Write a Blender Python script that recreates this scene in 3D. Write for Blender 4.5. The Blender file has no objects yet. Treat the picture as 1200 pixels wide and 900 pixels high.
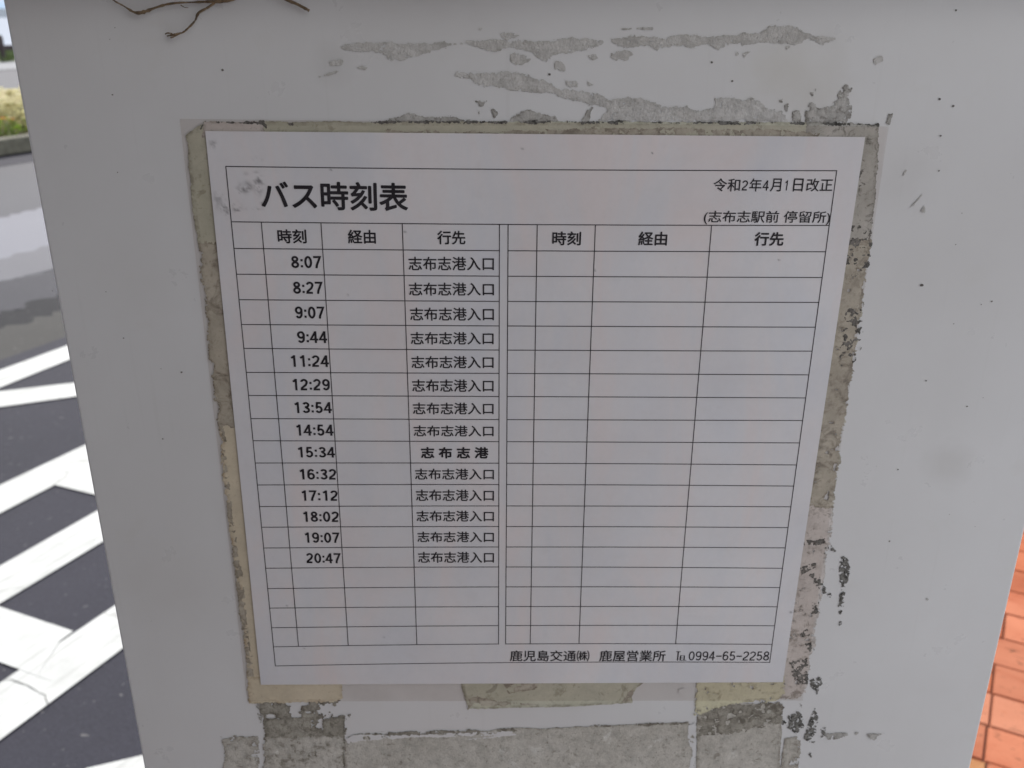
import bpy, bmesh, math, random
import numpy as np
from mathutils import Vector, Matrix

R = math.radians
scene = bpy.context.scene
col = scene.collection
random.seed(7)

# ------------------------------------------------------------------ camera
F_PX = 1110.0                       # focal length in pixels of the 1200 x 900 photograph
PITCH = math.atan2(F_PX, 2789.0)    # looking down
YAW = R(-1.0)
DIST, CAM_Z = 0.438, 1.45           # distance to the board's face (the plane y = 0) and eye height
cam_data = bpy.data.cameras.new('camera')
cam = bpy.data.objects.new('camera', cam_data)
col.objects.link(cam)
cam.location = (0, -DIST, CAM_Z)
cam.rotation_euler = (math.pi / 2 - PITCH, 0, YAW)
cam_data.sensor_width = 36.0
cam_data.lens = F_PX * 36.0 / 1200.0
cam_data.clip_start = 0.01
cam_data.clip_end = 3000
cam_data.dof.use_dof = True
cam_data.dof.focus_distance = 0.455
cam_data.dof.aperture_fstop = 15.0
scene.camera = cam

# ------------------------------------------------------------------ light
SUN_EL, SUN_AZ = R(47), R(-22)      # azimuth clockwise from +Y (straight ahead)
world = bpy.data.worlds.new('World')
scene.world = world
world.use_nodes = True
wn = world.node_tree
sky = wn.nodes.new('ShaderNodeTexSky')
sky.sky_type = 'NISHITA'
sky.sun_disc = False
sky.sun_elevation = SUN_EL
sky.sun_rotation = SUN_AZ
sky.dust_density = 1.0
wn.nodes['Background'].inputs['Strength'].default_value = 0.15
# broken white cloud over the blue, pale blue haze low down
geo = wn.nodes.new('ShaderNodeTexCoord')
cn = wn.nodes.new('ShaderNodeTexNoise'); cn.inputs['Scale'].default_value = 1.6; cn.inputs['Detail'].default_value = 8
wn.links.new(geo.outputs['Generated'], cn.inputs['Vector'])
cr = wn.nodes.new('ShaderNodeValToRGB')
cr.color_ramp.elements[0].position = 0.36; cr.color_ramp.elements[1].position = 0.58
wn.links.new(cn.outputs['Fac'], cr.inputs['Fac'])
m1 = wn.nodes.new('ShaderNodeMix'); m1.data_type = 'RGBA'
wn.links.new(cr.outputs[0], m1.inputs[0]); wn.links.new(sky.outputs[0], m1.inputs[6]); m1.inputs[7].default_value = (7.2, 7.1, 7.1, 1)
sx = wn.nodes.new('ShaderNodeSeparateXYZ'); wn.links.new(geo.outputs['Generated'], sx.inputs[0])
hr = wn.nodes.new('ShaderNodeMapRange'); hr.inputs[1].default_value = 0.0; hr.inputs[2].default_value = 0.10; hr.inputs[3].default_value = 0.9; hr.inputs[4].default_value = 0.0
wn.links.new(sx.outputs[2], hr.inputs[0])
m2 = wn.nodes.new('ShaderNodeMix'); m2.data_type = 'RGBA'
wn.links.new(hr.outputs[0], m2.inputs[0]); wn.links.new(m1.outputs[2], m2.inputs[6]); m2.inputs[7].default_value = (1.9, 2.9, 4.2, 1)
wn.links.new(m2.outputs[2], wn.nodes['Background'].inputs[0])
sun_data = bpy.data.lights.new('sun', 'SUN')
sun_data.energy = 2.4
sun_data.angle = R(0.5)
sun_data.color = (1.0, 0.95, 0.88)
sun = bpy.data.objects.new('sun', sun_data)
col.objects.link(sun)
sd = Vector((math.sin(SUN_AZ) * math.cos(SUN_EL), math.cos(SUN_AZ) * math.cos(SUN_EL), math.sin(SUN_EL)))
sun.rotation_euler = sd.to_track_quat('Z', 'Y').to_euler()
sun.location = sd * 20

scene.view_settings.view_transform = 'Standard'
scene.view_settings.look = 'None'
scene.view_settings.exposure = 0.6
scene.view_settings.gamma = 1.0
scene.view_settings.use_curve_mapping = False

# ------------------------------------------------------------------ measuring helpers
# the photograph is measured on the board's face and on the ground: a pixel becomes the real point there
def ray(px, py):
    x, y = (px - 600.0) / F_PX, (450.0 - py) / F_PX
    c, s = math.cos(PITCH), math.sin(PITCH)
    dx, dy, dz = x, c + y * s, -s + y * c
    return (math.cos(YAW) * dx - math.sin(YAW) * dy, math.sin(YAW) * dx + math.cos(YAW) * dy, dz)

def on_board(px, py):
    d = ray(px, py)
    t = DIST / d[1]
    return (t * d[0], CAM_Z + t * d[2])          # x, z on the face

def on_ground(px, py, z=0.0):
    d = ray(px, py)
    t = (z - CAM_Z) / d[2]
    return (t * d[0], -DIST + t * d[1])

A_DIR = Vector((math.cos(R(64.3)), math.sin(R(64.3))))   # along the kerb
N_DIR = Vector((-A_DIR.y, A_DIR.x))                      # across the road, away from the pavement
def st(s, t, z=0.0):
    p = N_DIR * s + A_DIR * t
    return (p.x, p.y, z)

# ------------------------------------------------------------------ object helpers
def tag(o, label=None, cat=None, group=None, kind=None):
    if label: o['label'] = label
    if cat: o['category'] = cat
    if group: o['group'] = group
    if kind: o['kind'] = kind
    return o

def empty(name, loc=(0, 0, 0), label=None, cat=None, group=None):
    o = bpy.data.objects.new(name, None)
    o.empty_display_size = 0.1
    col.objects.link(o)
    o.location = loc
    return tag(o, label, cat, group)

def link_mesh(name, me, mat, parent=None):
    o = bpy.data.objects.new(name, me)
    if mat: me.materials.append(mat)
    col.objects.link(o)
    if parent:
        o.parent = parent
        o.matrix_parent_inverse = Matrix.Translation(-parent.location) if parent.parent is None else Matrix.Identity(4)
    return o

def from_data(name, verts, faces, mat, parent=None, smooth=False):
    me = bpy.data.meshes.new(name)
    me.from_pydata([tuple(v) for v in verts], [], faces)
    me.update()
    if smooth:
        me.polygons.foreach_set('use_smooth', [True] * len(me.polygons))
    return link_mesh(name, me, mat, parent)

def from_bm(name, bm, mat, parent=None, smooth=False):
    bmesh.ops.recalc_face_normals(bm, faces=bm.faces)
    me = bpy.data.meshes.new(name)
    bm.to_mesh(me)
    bm.free()
    if smooth:
        me.polygons.foreach_set('use_smooth', [True] * len(me.polygons))
    return link_mesh(name, me, mat, parent)

def bm_box(bm, lo, hi, bevel=0.0, rot=None, pivot=(0, 0, 0)):
    r = bmesh.ops.create_cube(bm, size=1.0)
    vs = r['verts']
    for v in vs:
        v.co = Vector([lo[i] + (v.co[i] + 0.5) * (hi[i] - lo[i]) for i in range(3)])
    if rot is not None:
        for v in vs:
            v.co = rot @ (v.co - Vector(pivot)) + Vector(pivot)
    if bevel > 0:
        es = list({e for v in vs for e in v.link_edges})
        bmesh.ops.bevel(bm, geom=es, offset=bevel, segments=3, affect='EDGES', profile=0.5)

def bm_tube(bm, pts, radii, seg=8):
    rings = []
    n = len(pts)
    pts = [Vector(p) for p in pts]
    for i, p in enumerate(pts):
        d = (pts[min(i + 1, n - 1)] - pts[max(i - 1, 0)]).normalized()
        u = d.orthogonal().normalized()
        if abs(d.z) < 0.95:
            u = d.cross(Vector((0, 0, 1))).normalized()
        w = d.cross(u)
        r = radii[i] if hasattr(radii, '__len__') else radii
        rings.append([bm.verts.new(p + u * (r * math.cos(2 * math.pi * k / seg)) + w * (r * math.sin(2 * math.pi * k / seg))) for k in range(seg)])
    for a, b in zip(rings, rings[1:]):
        for k in range(seg):
            bm.faces.new((a[k], a[(k + 1) % seg], b[(k + 1) % seg], b[k]))
    bm.faces.new(rings[0][::-1])
    bm.faces.new(rings[-1])

# ------------------------------------------------------------------ material helpers
class Nodes:
    def __init__(self, name):
        self.m = bpy.data.materials.new(name)
        self.m.use_nodes = True
        self.t = self.m.node_tree
        self.n = self.t.nodes
        self.bsdf = self.n['Principled BSDF']
        self.out = self.n['Material Output']
        tc = self.n.new('ShaderNodeTexCoord')
        self.obj = tc.outputs['Object']
    def link(self, a, b): self.t.links.new(a, b)
    def noise(self, scale, detail=6, rough=0.6, vec=None, dist=0.0):
        x = self.n.new('ShaderNodeTexNoise')
        x.inputs['Scale'].default_value = scale
        x.inputs['Detail'].default_value = detail
        x.inputs['Roughness'].default_value = rough
        x.inputs['Distortion'].default_value = dist
        self.link(vec or self.obj, x.inputs['Vector'])
        return x.outputs['Fac']
    def ramp(self, fac, stops, interp='LINEAR'):
        r = self.n.new('ShaderNodeValToRGB')
        r.color_ramp.interpolation = interp
        e = r.color_ramp.elements
        while len(e) < len(stops): e.new(0.5)
        for k, (p, c) in enumerate(stops):
            e[k].position = p
            e[k].color = (c, c, c, 1) if not hasattr(c, '__len__') else (*c, 1)
        self.link(fac, r.inputs['Fac'])
        return r.outputs['Color']
    def mix(self, fac, a, b, mode='MIX'):
        x = self.n.new('ShaderNodeMix')
        x.data_type = 'RGBA'
        x.blend_type = mode
        for v, k in ((fac, 'Factor'),):
            if hasattr(v, 'links'): self.link(v, x.inputs[0])
            else: x.inputs[0].default_value = v
        for v, i in ((a, 6), (b, 7)):
            if hasattr(v, 'links'): self.link(v, x.inputs[i])
            else: x.inputs[i].default_value = (*v, 1)
        return x.outputs[2]
    def math(self, op, a, b):
        x = self.n.new('ShaderNodeMath')
        x.operation = op
        for v, i in ((a, 0), (b, 1)):
            if hasattr(v, 'links'): self.link(v, x.inputs[i])
            else: x.inputs[i].default_value = v
        return x.outputs[0]
    def attr(self, name):
        a = self.n.new('ShaderNodeAttribute')
        a.attribute_name = name
        return a
    def bump(self, h, strength=0.3, dist=0.01):
        b = self.n.new('ShaderNodeBump')
        b.inputs['Strength'].default_value = strength
        b.inputs['Distance'].default_value = dist
        self.link(h, b.inputs['Height'])
        self.link(b.outputs[0], self.bsdf.inputs['Normal'])
    def set(self, color=None, rough=None, spec=None, coat=None, metal=None):
        for v, k in ((color, 'Base Color'), (rough, 'Roughness'), (spec, 'Specular IOR Level'), (coat, 'Coat Weight'), (metal, 'Metallic')):
            if v is None: continue
            if hasattr(v, 'links'): self.link(v, self.bsdf.inputs[k])
            else: self.bsdf.inputs[k].default_value = (*v, 1) if hasattr(v, '__len__') else v
        return self

def simple(name, color, rough=0.6, var=0.15, scale=40, spec=0.5, metal=0.0, bump=0.0):
    m = Nodes(name)
    f = m.noise(scale)
    c = m.ramp(f, [(0.3, tuple(v * (1 - var) for v in color)), (0.7, tuple(min(1, v * (1 + var)) for v in color))])
    m.set(c, rough, spec, None, metal)
    if bump: m.bump(f, bump, 0.004)
    return m.m

# asphalt
def asphalt(name, lo, hi, rough, grit=(0.24, 0.23, 0.22)):
    m = Nodes(name)
    big = m.noise(0.55, 5, 0.6)
    fine = m.noise(160, 3, 0.7)
    base = m.ramp(big, [(0.3, lo), (0.7, hi)])
    c = m.mix(m.ramp(fine, [(0.35, 0.0), (0.75, 0.45)]), base, tuple(v * 1.6 for v in hi))
    spots = m.ramp(m.noise(55, 2, 0.5), [(0.70, 0.0), (0.735, 1.0)])
    c = m.mix(m.math('MULTIPLY', spots, 0.4), c, grit)
    m.set(c, rough, 0.22)
    m.bump(fine, 0.5, 0.004)
    return m
M = {}
am = asphalt('asphalt', (0.022, 0.022, 0.029), (0.038, 0.037, 0.048), 0.8)
M['asphalt'] = am.m
M['asphalt_far'] = asphalt('far asphalt', (0.026, 0.027, 0.037), (0.035, 0.036, 0.048), 0.6).m
M['asphalt_glare'] = asphalt('glare asphalt', (0.085, 0.088, 0.112), (0.108, 0.111, 0.138), 0.5).m  # paler base colour standing for wet glare on the road
M['asphalt_mid'] = asphalt('worn asphalt', (0.049, 0.050, 0.064), (0.067, 0.068, 0.084), 0.55).m
M['asphalt_dark'] = asphalt('patched asphalt', (0.018, 0.018, 0.024), (0.033, 0.033, 0.042), 0.7).m
M['asphalt_black'] = asphalt('tarred asphalt', (0.008, 0.008, 0.010), (0.017, 0.017, 0.020), 0.8).m
M['gravel'] = asphalt('gravelly asphalt', (0.034, 0.033, 0.031), (0.060, 0.058, 0.054), 0.8).m

m = Nodes('road paint')
f1 = m.noise(9, 6, 0.65)
f2 = m.noise(120, 4, 0.7)
c = m.ramp(f1, [(0.3, (0.45, 0.455, 0.43)), (0.6, (0.55, 0.555, 0.53)), (0.75, (0.48, 0.48, 0.445))])
mp = m.n.new('ShaderNodeMapping'); mp.vector_type = 'TEXTURE'
mp.inputs['Rotation'].default_value = (0, 0, R(64.3)); mp.inputs['Scale'].default_value = (1.0, 0.045, 1)
m.link(m.obj, mp.inputs['Vector'])
sk = m.noise(3.2, 6, 0.65, vec=mp.outputs[0])
c = m.mix(m.ramp(sk, [(0.52, 0.0), (0.68, 0.55)]), c, (0.27, 0.27, 0.245))
crk = m.n.new('ShaderNodeTexVoronoi'); crk.feature = 'DISTANCE_TO_EDGE'; crk.inputs['Scale'].default_value = 1.1
wv = m.n.new('ShaderNodeMix'); wv.data_type = 'VECTOR'; wv.inputs[0].default_value = 0.10
nz = m.n.new('ShaderNodeTexNoise'); nz.inputs['Scale'].default_value = 9; m.link(m.obj, nz.inputs['Vector'])
m.link(m.obj, wv.inputs[4]); m.link(nz.outputs['Color'], wv.inputs[5]); m.link(wv.outputs[1], crk.inputs['Vector'])
c = m.mix(m.ramp(crk.outputs['Distance'], [(0.0, 0.5), (0.004, 0.0)]), c, (0.22, 0.21, 0.19))
c = m.mix(m.ramp(f2, [(0.66, 0.0), (0.72, 0.6)]), c, (0.35, 0.34, 0.32))
m.set(c, 0.7, 0.35); m.bump(f2, 0.25, 0.003)
M['paint'] = m.m

# bricks: one colour per brick in the mesh, wear on top
m = Nodes('paving brick')
bc = m.attr('brick').outputs['Color']
bm_ = m.n.new('ShaderNodeMapping'); bm_.vector_type = 'TEXTURE'
bm_.inputs['Rotation'].default_value = (0, 0, R(-29.5)); bm_.inputs['Scale'].default_value = (2.6, 1, 1)
m.link(m.obj, bm_.inputs['Vector'])
f1 = m.noise(9, 6, 0.65, vec=bm_.outputs[0])
f2 = m.noise(60, 4, 0.6, vec=bm_.outputs[0], dist=0.6)
f3 = m.noise(240, 4, 0.7)
c = m.mix(1.0, bc, m.ramp(f1, [(0.36, (0.80, 0.60, 0.5)), (0.5, (1, 1, 1)), (0.66, (1.08, 1.12, 1.15))]), 'MULTIPLY')
c = m.mix(m.ramp(m.noise(6, 5, 0.7, vec=bm_.outputs[0]), [(0.58, 0.0), (0.63, 0.75)]), c, (0.36, 0.085, 0.025))
c = m.mix(m.ramp(f2, [(0.62, 0.0), (0.66, 0.85)]), c, (0.11, 0.045, 0.022))
c = m.mix(m.ramp(f3, [(0.5, 0.0), (0.8, 0.4)]), c, (0.24, 0.10, 0.055))
m.set(c, 0.8, 0.25); m.bump(f3, 0.4, 0.004)
M['brick'] = m.m
M['mortar'] = simple('brick joint sand', (0.10, 0.045, 0.028), 0.9, 0.3, 120)
M['brick_far'] = simple('brown brick sheet', (0.30, 0.19, 0.155), 0.8, 0.25, 6)
M['flag'] = simple('grey bounce flag', (0.40, 0.40, 0.405), 0.8, 0.2, 14, bump=0.2)  # added paving out of view, for light bounced onto the board
M['concrete'] = simple('grey concrete', (0.30, 0.29, 0.27), 0.8, 0.2, 25, bump=0.2)
M['planter_concrete'] = simple('dark olive concrete', (0.13, 0.125, 0.095), 0.85, 0.3, 14, bump=0.2)  # one even dark olive tone on every face
M['pale_pave'] = simple('pale paving', (0.22, 0.225, 0.235), 0.8, 0.1, 2)
M['soil'] = simple('earth', (0.09, 0.065, 0.045), 0.95, 0.3, 30)
M['grass'] = simple('grass blades', (0.09, 0.13, 0.035), 0.7, 0.4, 3)
def leafy(name, col_, tr_):
    mat = simple(name, col_, 0.55, 0.4, 18)
    t = mat.node_tree
    tl = t.nodes.new('ShaderNodeBsdfTranslucent'); tl.inputs[0].default_value = (*tr_, 1)
    x = t.nodes.new('ShaderNodeMixShader'); x.inputs[0].default_value = 0.5
    t.links.new(t.nodes['Principled BSDF'].outputs[0], x.inputs[1]); t.links.new(tl.outputs[0], x.inputs[2]); t.links.new(x.outputs[0], t.nodes['Material Output'].inputs[0])
    return mat
M['leaf'] = leafy('leaf green', (0.11, 0.20, 0.03), (0.22, 0.34, 0.04))
M['leaf_lime'] = leafy('pale lime leaf', (0.58, 0.56, 0.34), (0.62, 0.58, 0.32))
M['leaf_pale'] = leafy('pale bloom', (0.75, 0.70, 0.50), (0.75, 0.68, 0.42))
M['orange'] = leafy('orange petals', (0.90, 0.28, 0.01), (0.90, 0.30, 0.01))
M['rail'] = simple('dark brown rail paint', (0.035, 0.022, 0.022), 0.5, 0.2, 20)
M['quay'] = simple('pale quay concrete', (0.24, 0.275, 0.33), 0.8, 0.12, 0.06)
M['sea'] = simple('sea water', (0.035, 0.065, 0.10), 0.7, 0.2, 0.05, spec=0.15)
M['steel'] = simple('galvanised steel', (0.45, 0.45, 0.46), 0.4, 0.15, 30, metal=0.8)

# board: old white enamel, faintly grimy
m = Nodes('white enamel board')
g1 = m.noise(7, 6, 0.55)
g2 = m.noise(38, 5, 0.6)
c = m.ramp(g1, [(0.3, (0.63, 0.63, 0.63)), (0.65, (0.685, 0.69, 0.695))])
c = m.mix(m.ramp(g2, [(0.60, 0.0), (0.82, 0.30)]), c, (0.58, 0.57, 0.53))
st1 = m.n.new('ShaderNodeMapping'); st1.inputs['Scale'].default_value = (260, 1, 9); m.link(m.obj, st1.inputs['Vector'])
strk = m.noise(1.0, 3, 0.5, vec=st1.outputs[0])
c = m.mix(m.ramp(strk, [(0.62, 0.0), (0.8, 0.16)]), c, (0.5, 0.5, 0.48))
for (px, py, rr, am, cc_) in [(1110, 545, 0.017, 0.32, (0.47, 0.46, 0.44)), (945, 98, 0.026, 0.45, (0.56, 0.545, 0.50)), (900, 84, 0.018, 0.3, (0.56, 0.545, 0.50)), (390, 74, 0.012, 0.3, (0.5, 0.5, 0.49)), (1060, 210, 0.02, 0.22, (0.52, 0.51, 0.5)), (150, 330, 0.03, 0.1, (0.52, 0.5, 0.47)), (200, 690, 0.04, 0.12, (0.50, 0.47, 0.43))]:
    d_ = ray(px, py); t_ = DIST / d_[1]
    vd = m.n.new('ShaderNodeVectorMath'); vd.operation = 'DISTANCE'
    m.link(m.obj, vd.inputs[0]); vd.inputs[1].default_value = (t_ * d_[0], 0, CAM_Z + t_ * d_[2])
    w_ = m.math('ADD', vd.outputs['Value'], m.math('MULTIPLY', m.math('SUBTRACT', m.noise(55, 4, 0.6), 0.5), rr * 1.2))
    mr = m.n.new('ShaderNodeMapRange'); mr.inputs[1].default_value = rr; mr.inputs[2].default_value = rr * 0.2; mr.inputs[3].default_value = 0.0; mr.inputs[4].default_value = am
    m.link(w_, mr.inputs[0])
    c = m.mix(mr.outputs[0], c, cc_)
m.set(c, m.ramp(g2, [(0.3, 0.26), (0.7, 0.36)]), 0.8)
bn = m.noise(60, 2, 0.5)
m.bump(bn, 0.06, 0.002)
M['board'] = m.m

# paper inside its laminate
m = Nodes('laminated paper')
g1 = m.noise(16, 5, 0.6)
fib = m.noise(420, 3, 0.6)
c = m.ramp(g1, [(0.3, (0.655, 0.645, 0.66)), (0.7, (0.715, 0.71, 0.725))])
c = m.mix(m.ramp(fib, [(0.35, 0.0), (0.75, 0.10)]), c, (0.55, 0.54, 0.53))
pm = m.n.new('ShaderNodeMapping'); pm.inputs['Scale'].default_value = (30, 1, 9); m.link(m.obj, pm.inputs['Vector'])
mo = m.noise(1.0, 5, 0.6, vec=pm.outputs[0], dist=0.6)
c = m.mix(1.0, c, m.ramp(mo, [(0.34, (0.95, 0.97, 1.0)), (0.5, (1, 0.995, 1.0)), (0.66, (1.05, 0.985, 0.965))]), 'MULTIPLY')  # pinkish and bluish bands painted in for reflections on the laminate
c = m.mix(m.ramp(m.noise(90, 6, 0.7), [(0.55, 0.0), (0.85, 0.22)]), c, (0.52, 0.50, 0.48))
sm = m.attr('smudge').outputs['Fac']
c = m.mix(sm, c, (0.22, 0.21, 0.22))
m.set(c, 0.5, 0.35)
m.bsdf.inputs['Coat Weight'].default_value = 0.75
m.bsdf.inputs['Coat Roughness'].default_value = 0.16
wob = m.noise(22, 3, 0.5)
b = m.n.new('ShaderNodeBump'); b.inputs['Strength'].default_value = 0.25; b.inputs['Distance'].default_value = 0.002
m.link(wob, b.inputs['Height']); m.link(b.outputs[0], m.bsdf.inputs['Coat Normal'])
M['paper'] = m.m
M['ink'] = simple('printed black ink', (0.024, 0.021, 0.026), 0.5, 0.45, 160, spec=0.3)
M['ink_line'] = simple('printed hairline ink', (0.055, 0.05, 0.057), 0.5, 0.4, 90, spec=0.3)

# laminate margin: thin clear film, yellowed
m = Nodes('clear laminate film')
tr = m.n.new('ShaderNodeBsdfTransparent'); tr.inputs['Color'].default_value = (0.95, 0.93, 0.915, 1)
mx = m.n.new('ShaderNodeMixShader')
fz = m.ramp(m.noise(45, 5, 0.6), [(0.35, 0.04), (0.7, 0.12)])
m.link(fz, mx.inputs[0]); m.link(tr.outputs[0], mx.inputs[1]); m.link(m.bsdf.outputs[0], mx.inputs[2])
m.link(mx.outputs[0], m.out.inputs[0])
m.set((0.50, 0.46, 0.44), 0.25, 0.5)
M['film'] = m.m

def grime(name, base, alt, dark, lo=0.58, hi=0.68, spot=170, amt=0.85, blotch=40, fleck=None, flo=0.62, edge=0.8):
    m = Nodes(name)
    c = m.ramp(m.noise(blotch, 5, 0.65), [(0.32, base), (0.68, alt)])
    if fleck:
        c = m.mix(m.ramp(m.noise(blotch * 2.2, 6, 0.7, dist=0.5), [(flo, 0.0), (flo + 0.05, 0.9)]), c, fleck)
    tp = 'tape' in name                             # tape is smoother than torn glue
    md = m.ramp(m.noise(60 if tp else 150, 6, 0.7), [(0.28, 0.84 if tp else 0.72), (0.5, 1.0), (0.74, 1.10 if tp else 1.2)])
    c = m.mix(1.0, c, md, 'MULTIPLY')
    s = m.ramp(m.noise(spot, 4, 0.65, dist=0.8), [(lo, 0.0), (hi, amt)])
    c = m.mix(s, c, dark)
    pores = m.ramp(m.noise(620, 3, 0.7), [(0.60, 0.0), (0.68, 0.3 if tp else 0.6)])
    c = m.mix(pores, c, dark)
    ed = m.attr('edge').outputs['Fac']
    en = m.ramp(m.noise(240, 4, 0.7), [(0.40, 0.0), (0.60, 1.0)])
    rim = m.math('MULTIPLY', m.ramp(ed, [(0.0, edge), (0.55, 0.0)]), en)
    c = m.mix(rim, c, dark)
    m.set(c, 0.4 if tp else 0.85, 0.4 if tp else 0.2)
    m.bump(m.noise(420, 5, 0.75), 0.25 if tp else 0.7, 0.0009)
    return m.m
M['res_top'] = grime('grey adhesive residue', (0.52, 0.51, 0.49), (0.58, 0.575, 0.56), (0.33, 0.32, 0.29), 0.66, 0.8, 220, 0.5, edge=0.45)
M['res_top_dark'] = grime('dirty grey adhesive residue', (0.44, 0.43, 0.405), (0.53, 0.52, 0.50), (0.16, 0.15, 0.13), 0.58, 0.72, 300, 0.7)
M['res_low'] = grime('sandy adhesive residue', (0.46, 0.44, 0.395), (0.57, 0.55, 0.505), (0.19, 0.165, 0.13), 0.58, 0.70, 230, 0.65, 26, (0.62, 0.61, 0.57), 0.60)
M['res_low_dark'] = grime('dark grimy adhesive residue', (0.26, 0.245, 0.205), (0.41, 0.39, 0.34), (0.11, 0.095, 0.075), 0.50, 0.66, 200, 0.75, 30)
M['res_black'] = grime('black mould crust', (0.17, 0.168, 0.155), (0.28, 0.275, 0.255), (0.05, 0.048, 0.044), 0.5, 0.62, 420, 0.85, 150)
M['tape_green'] = grime('greenish grimy tape', (0.475, 0.475, 0.375), (0.58, 0.575, 0.47), (0.15, 0.135, 0.095), 0.60, 0.76, 120, 0.75, 28, (0.36, 0.345, 0.26), 0.6)
M['tape_brown'] = grime('brown grimy tape', (0.43, 0.40, 0.325), (0.57, 0.54, 0.455), (0.15, 0.125, 0.09), 0.52, 0.70, 130, 0.8, 30)
M['tape_yellow'] = grime('yellowed tape', (0.64, 0.585, 0.445), (0.72, 0.665, 0.525), (0.36, 0.27, 0.17), 0.64, 0.78, 80, 0.6, 25)
M['tape_lemon'] = grime('lemon yellowed tape', (0.60, 0.575, 0.40), (0.67, 0.645, 0.48), (0.30, 0.265, 0.17), 0.60, 0.76, 110, 0.6, 22)
M['tape_pale'] = grime('pale tape', (0.62, 0.575, 0.545), (0.68, 0.64, 0.61), (0.22, 0.19, 0.155), 0.60, 0.68, 110, 0.75, 30)
M['tape_spot'] = grime('spotted grimy tape', (0.43, 0.425, 0.38), (0.56, 0.55, 0.52), (0.10, 0.095, 0.075), 0.55, 0.66, 190, 0.85, 60)
M['timber'] = simple('dark brown timber', (0.05, 0.035, 0.025), 0.7, 0.3, 30)
M['straw'] = simple('dry straw', (0.17, 0.12, 0.07), 0.85, 0.6, 420)
M['speck'] = simple('dirt speck', (0.13, 0.12, 0.11), 0.9, 0.3, 200)

# ------------------------------------------------------------------ ground, road, pavement
def quad_sheet(name, pts, z, mat, kind='structure'):
    o = from_data(name, [(p[0], p[1], z) for p in pts], [list(range(len(pts)))], mat)
    return tag(o, kind=kind)

quad_sheet('ground', [(-900, -900), (900, -900), (900, 900), (-900, 900)], -0.16, M['soil'])
KERB_S = 0.344
def strip(name, s0, s1, z, mat, t0=-60, t1=120):
    return quad_sheet(name, [st(s0, t0), st(s1, t0), st(s1, t1), st(s0, t1)], z, mat)
# roads: dark fresh asphalt next to the kerb, a gravelly edge, a worn carriageway
def gsv(px, py):
    p = on_ground(px, py); return Vector(p).dot(N_DIR)
s_a, s_b, s_c, s_d, s_e = gsv(20, 414), gsv(20, 378), gsv(20, 322), gsv(20, 296), gsv(20, 246)
PL_S = gsv(15, 181)
def ragged(name, s0, s1, z, mat, amp, seed):
    rnd = random.Random(seed)
    n = 400
    a, b = [], []
    for i in range(n + 1):
        t = -6 + 20 * i / n
        w = math.sin(t * 2.1 + seed) * .5 + math.sin(t * 5.3) * .3
        a.append(st(s0 + amp * .2 * rnd.uniform(-1, 1), t, z)); b.append(st(s1 + amp * (w + rnd.uniform(-.4, .4)), t, z))
    vs = a + b
    o = from_data(name, vs, [(i, i + 1, n + 2 + i, n + 1 + i) for i in range(n)], mat)
    return tag(o, kind='structure')
strip('road', KERB_S - 0.02, 21.6, -0.010, M['asphalt_far'])
strip('road_shoulder', KERB_S - 0.02, s_a, -0.004, M['asphalt'])
ragged('road_glare', s_d - 0.1, s_e, -0.0085, M['asphalt_glare'], 0.12, 8)  # pale band painted in for glare on the asphalt
ragged('road_near_lane', s_c - 0.05, s_d, -0.0075, M['asphalt_mid'], 0.10, 2)
ragged('asphalt_patch', gsv(20, 358) - 0.05, s_c, -0.0065, M['asphalt_dark'], 0.12, 3)
ragged('asphalt_patch', s_a - 0.02, gsv(20, 358), -0.0058, M['asphalt_black'], 0.14, 6)
ragged('gravel_edge', s_a - 0.03, s_b, -0.005, M['gravel'], 0.10, 5)
strip('planter_foot_strip', PL_S - 0.55, PL_S, -0.006, M['asphalt'])  # asphalt strip along the foot of the planter edging
strip('side_street_pavement', 21.6, 24.6, 0.004, M['pale_pave'])
strip('grass_verge_soil', 24.6, 31.0, 0.02, M['grass'])
strip('quay', 31.0, 128, 0.03, M['quay'], -200, 300)
strip('water', 128, 900, 0.05, M['sea'], -900, 900)

# road markings
def line_pt(p, q, x):        # a point further along the line through two measured pixels
    f = (x - p[0]) / (q[0] - p[0])
    return (x, p[1] + f * (q[1] - p[1]))
def marking(pts, z):
    g = [on_ground(*p) for p in pts]
    o = from_data('road_marking', [(p[0], p[1], z) for p in g], [list(range(len(g)))], M['paint'])
    return tag(o, kind='structure')
def stripe(u, l, x0, x1, z):
    marking([line_pt(*u, x0), line_pt(*u, x1), line_pt(*l, x1), line_pt(*l, x0)], z)
stripe(((0, 433.5), (75, 406)), ((0, 454), (78, 422.6)), -300, 130, 0.0)
stripe(((0, 458.7), (83, 449)), ((0, 477), (86, 465)), -60, 300, 0.0008)
stripe(((0, 568.2), (97, 522.5)), ((0, 601.5), (64, 568.2)), -260, 190, 0.0)
marking([(64, 568.2), (60, 552), (150, 510), (270, 560), (280, 621), (108, 579)], 0.0008)
stripe(((0, 663), (112, 599.3)), ((0, 707), (118, 636)), -260, 200, 0.0)
stripe(((0, 711), (86, 740)), ((0, 776), (23, 784.5)), -250, 60, 0.0008)
stripe(((0, 800), (132, 711)), ((0, 867), (142, 761)), -260, 240, 0.0)
stripe(((115, 897), (166, 885)), ((115, 940), (166, 925)), 100, 330, 0.0)
marking([(86, 740), (60, 731.2), (40, 772), (45, 790), (70, 752)], 0.0016)

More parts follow.
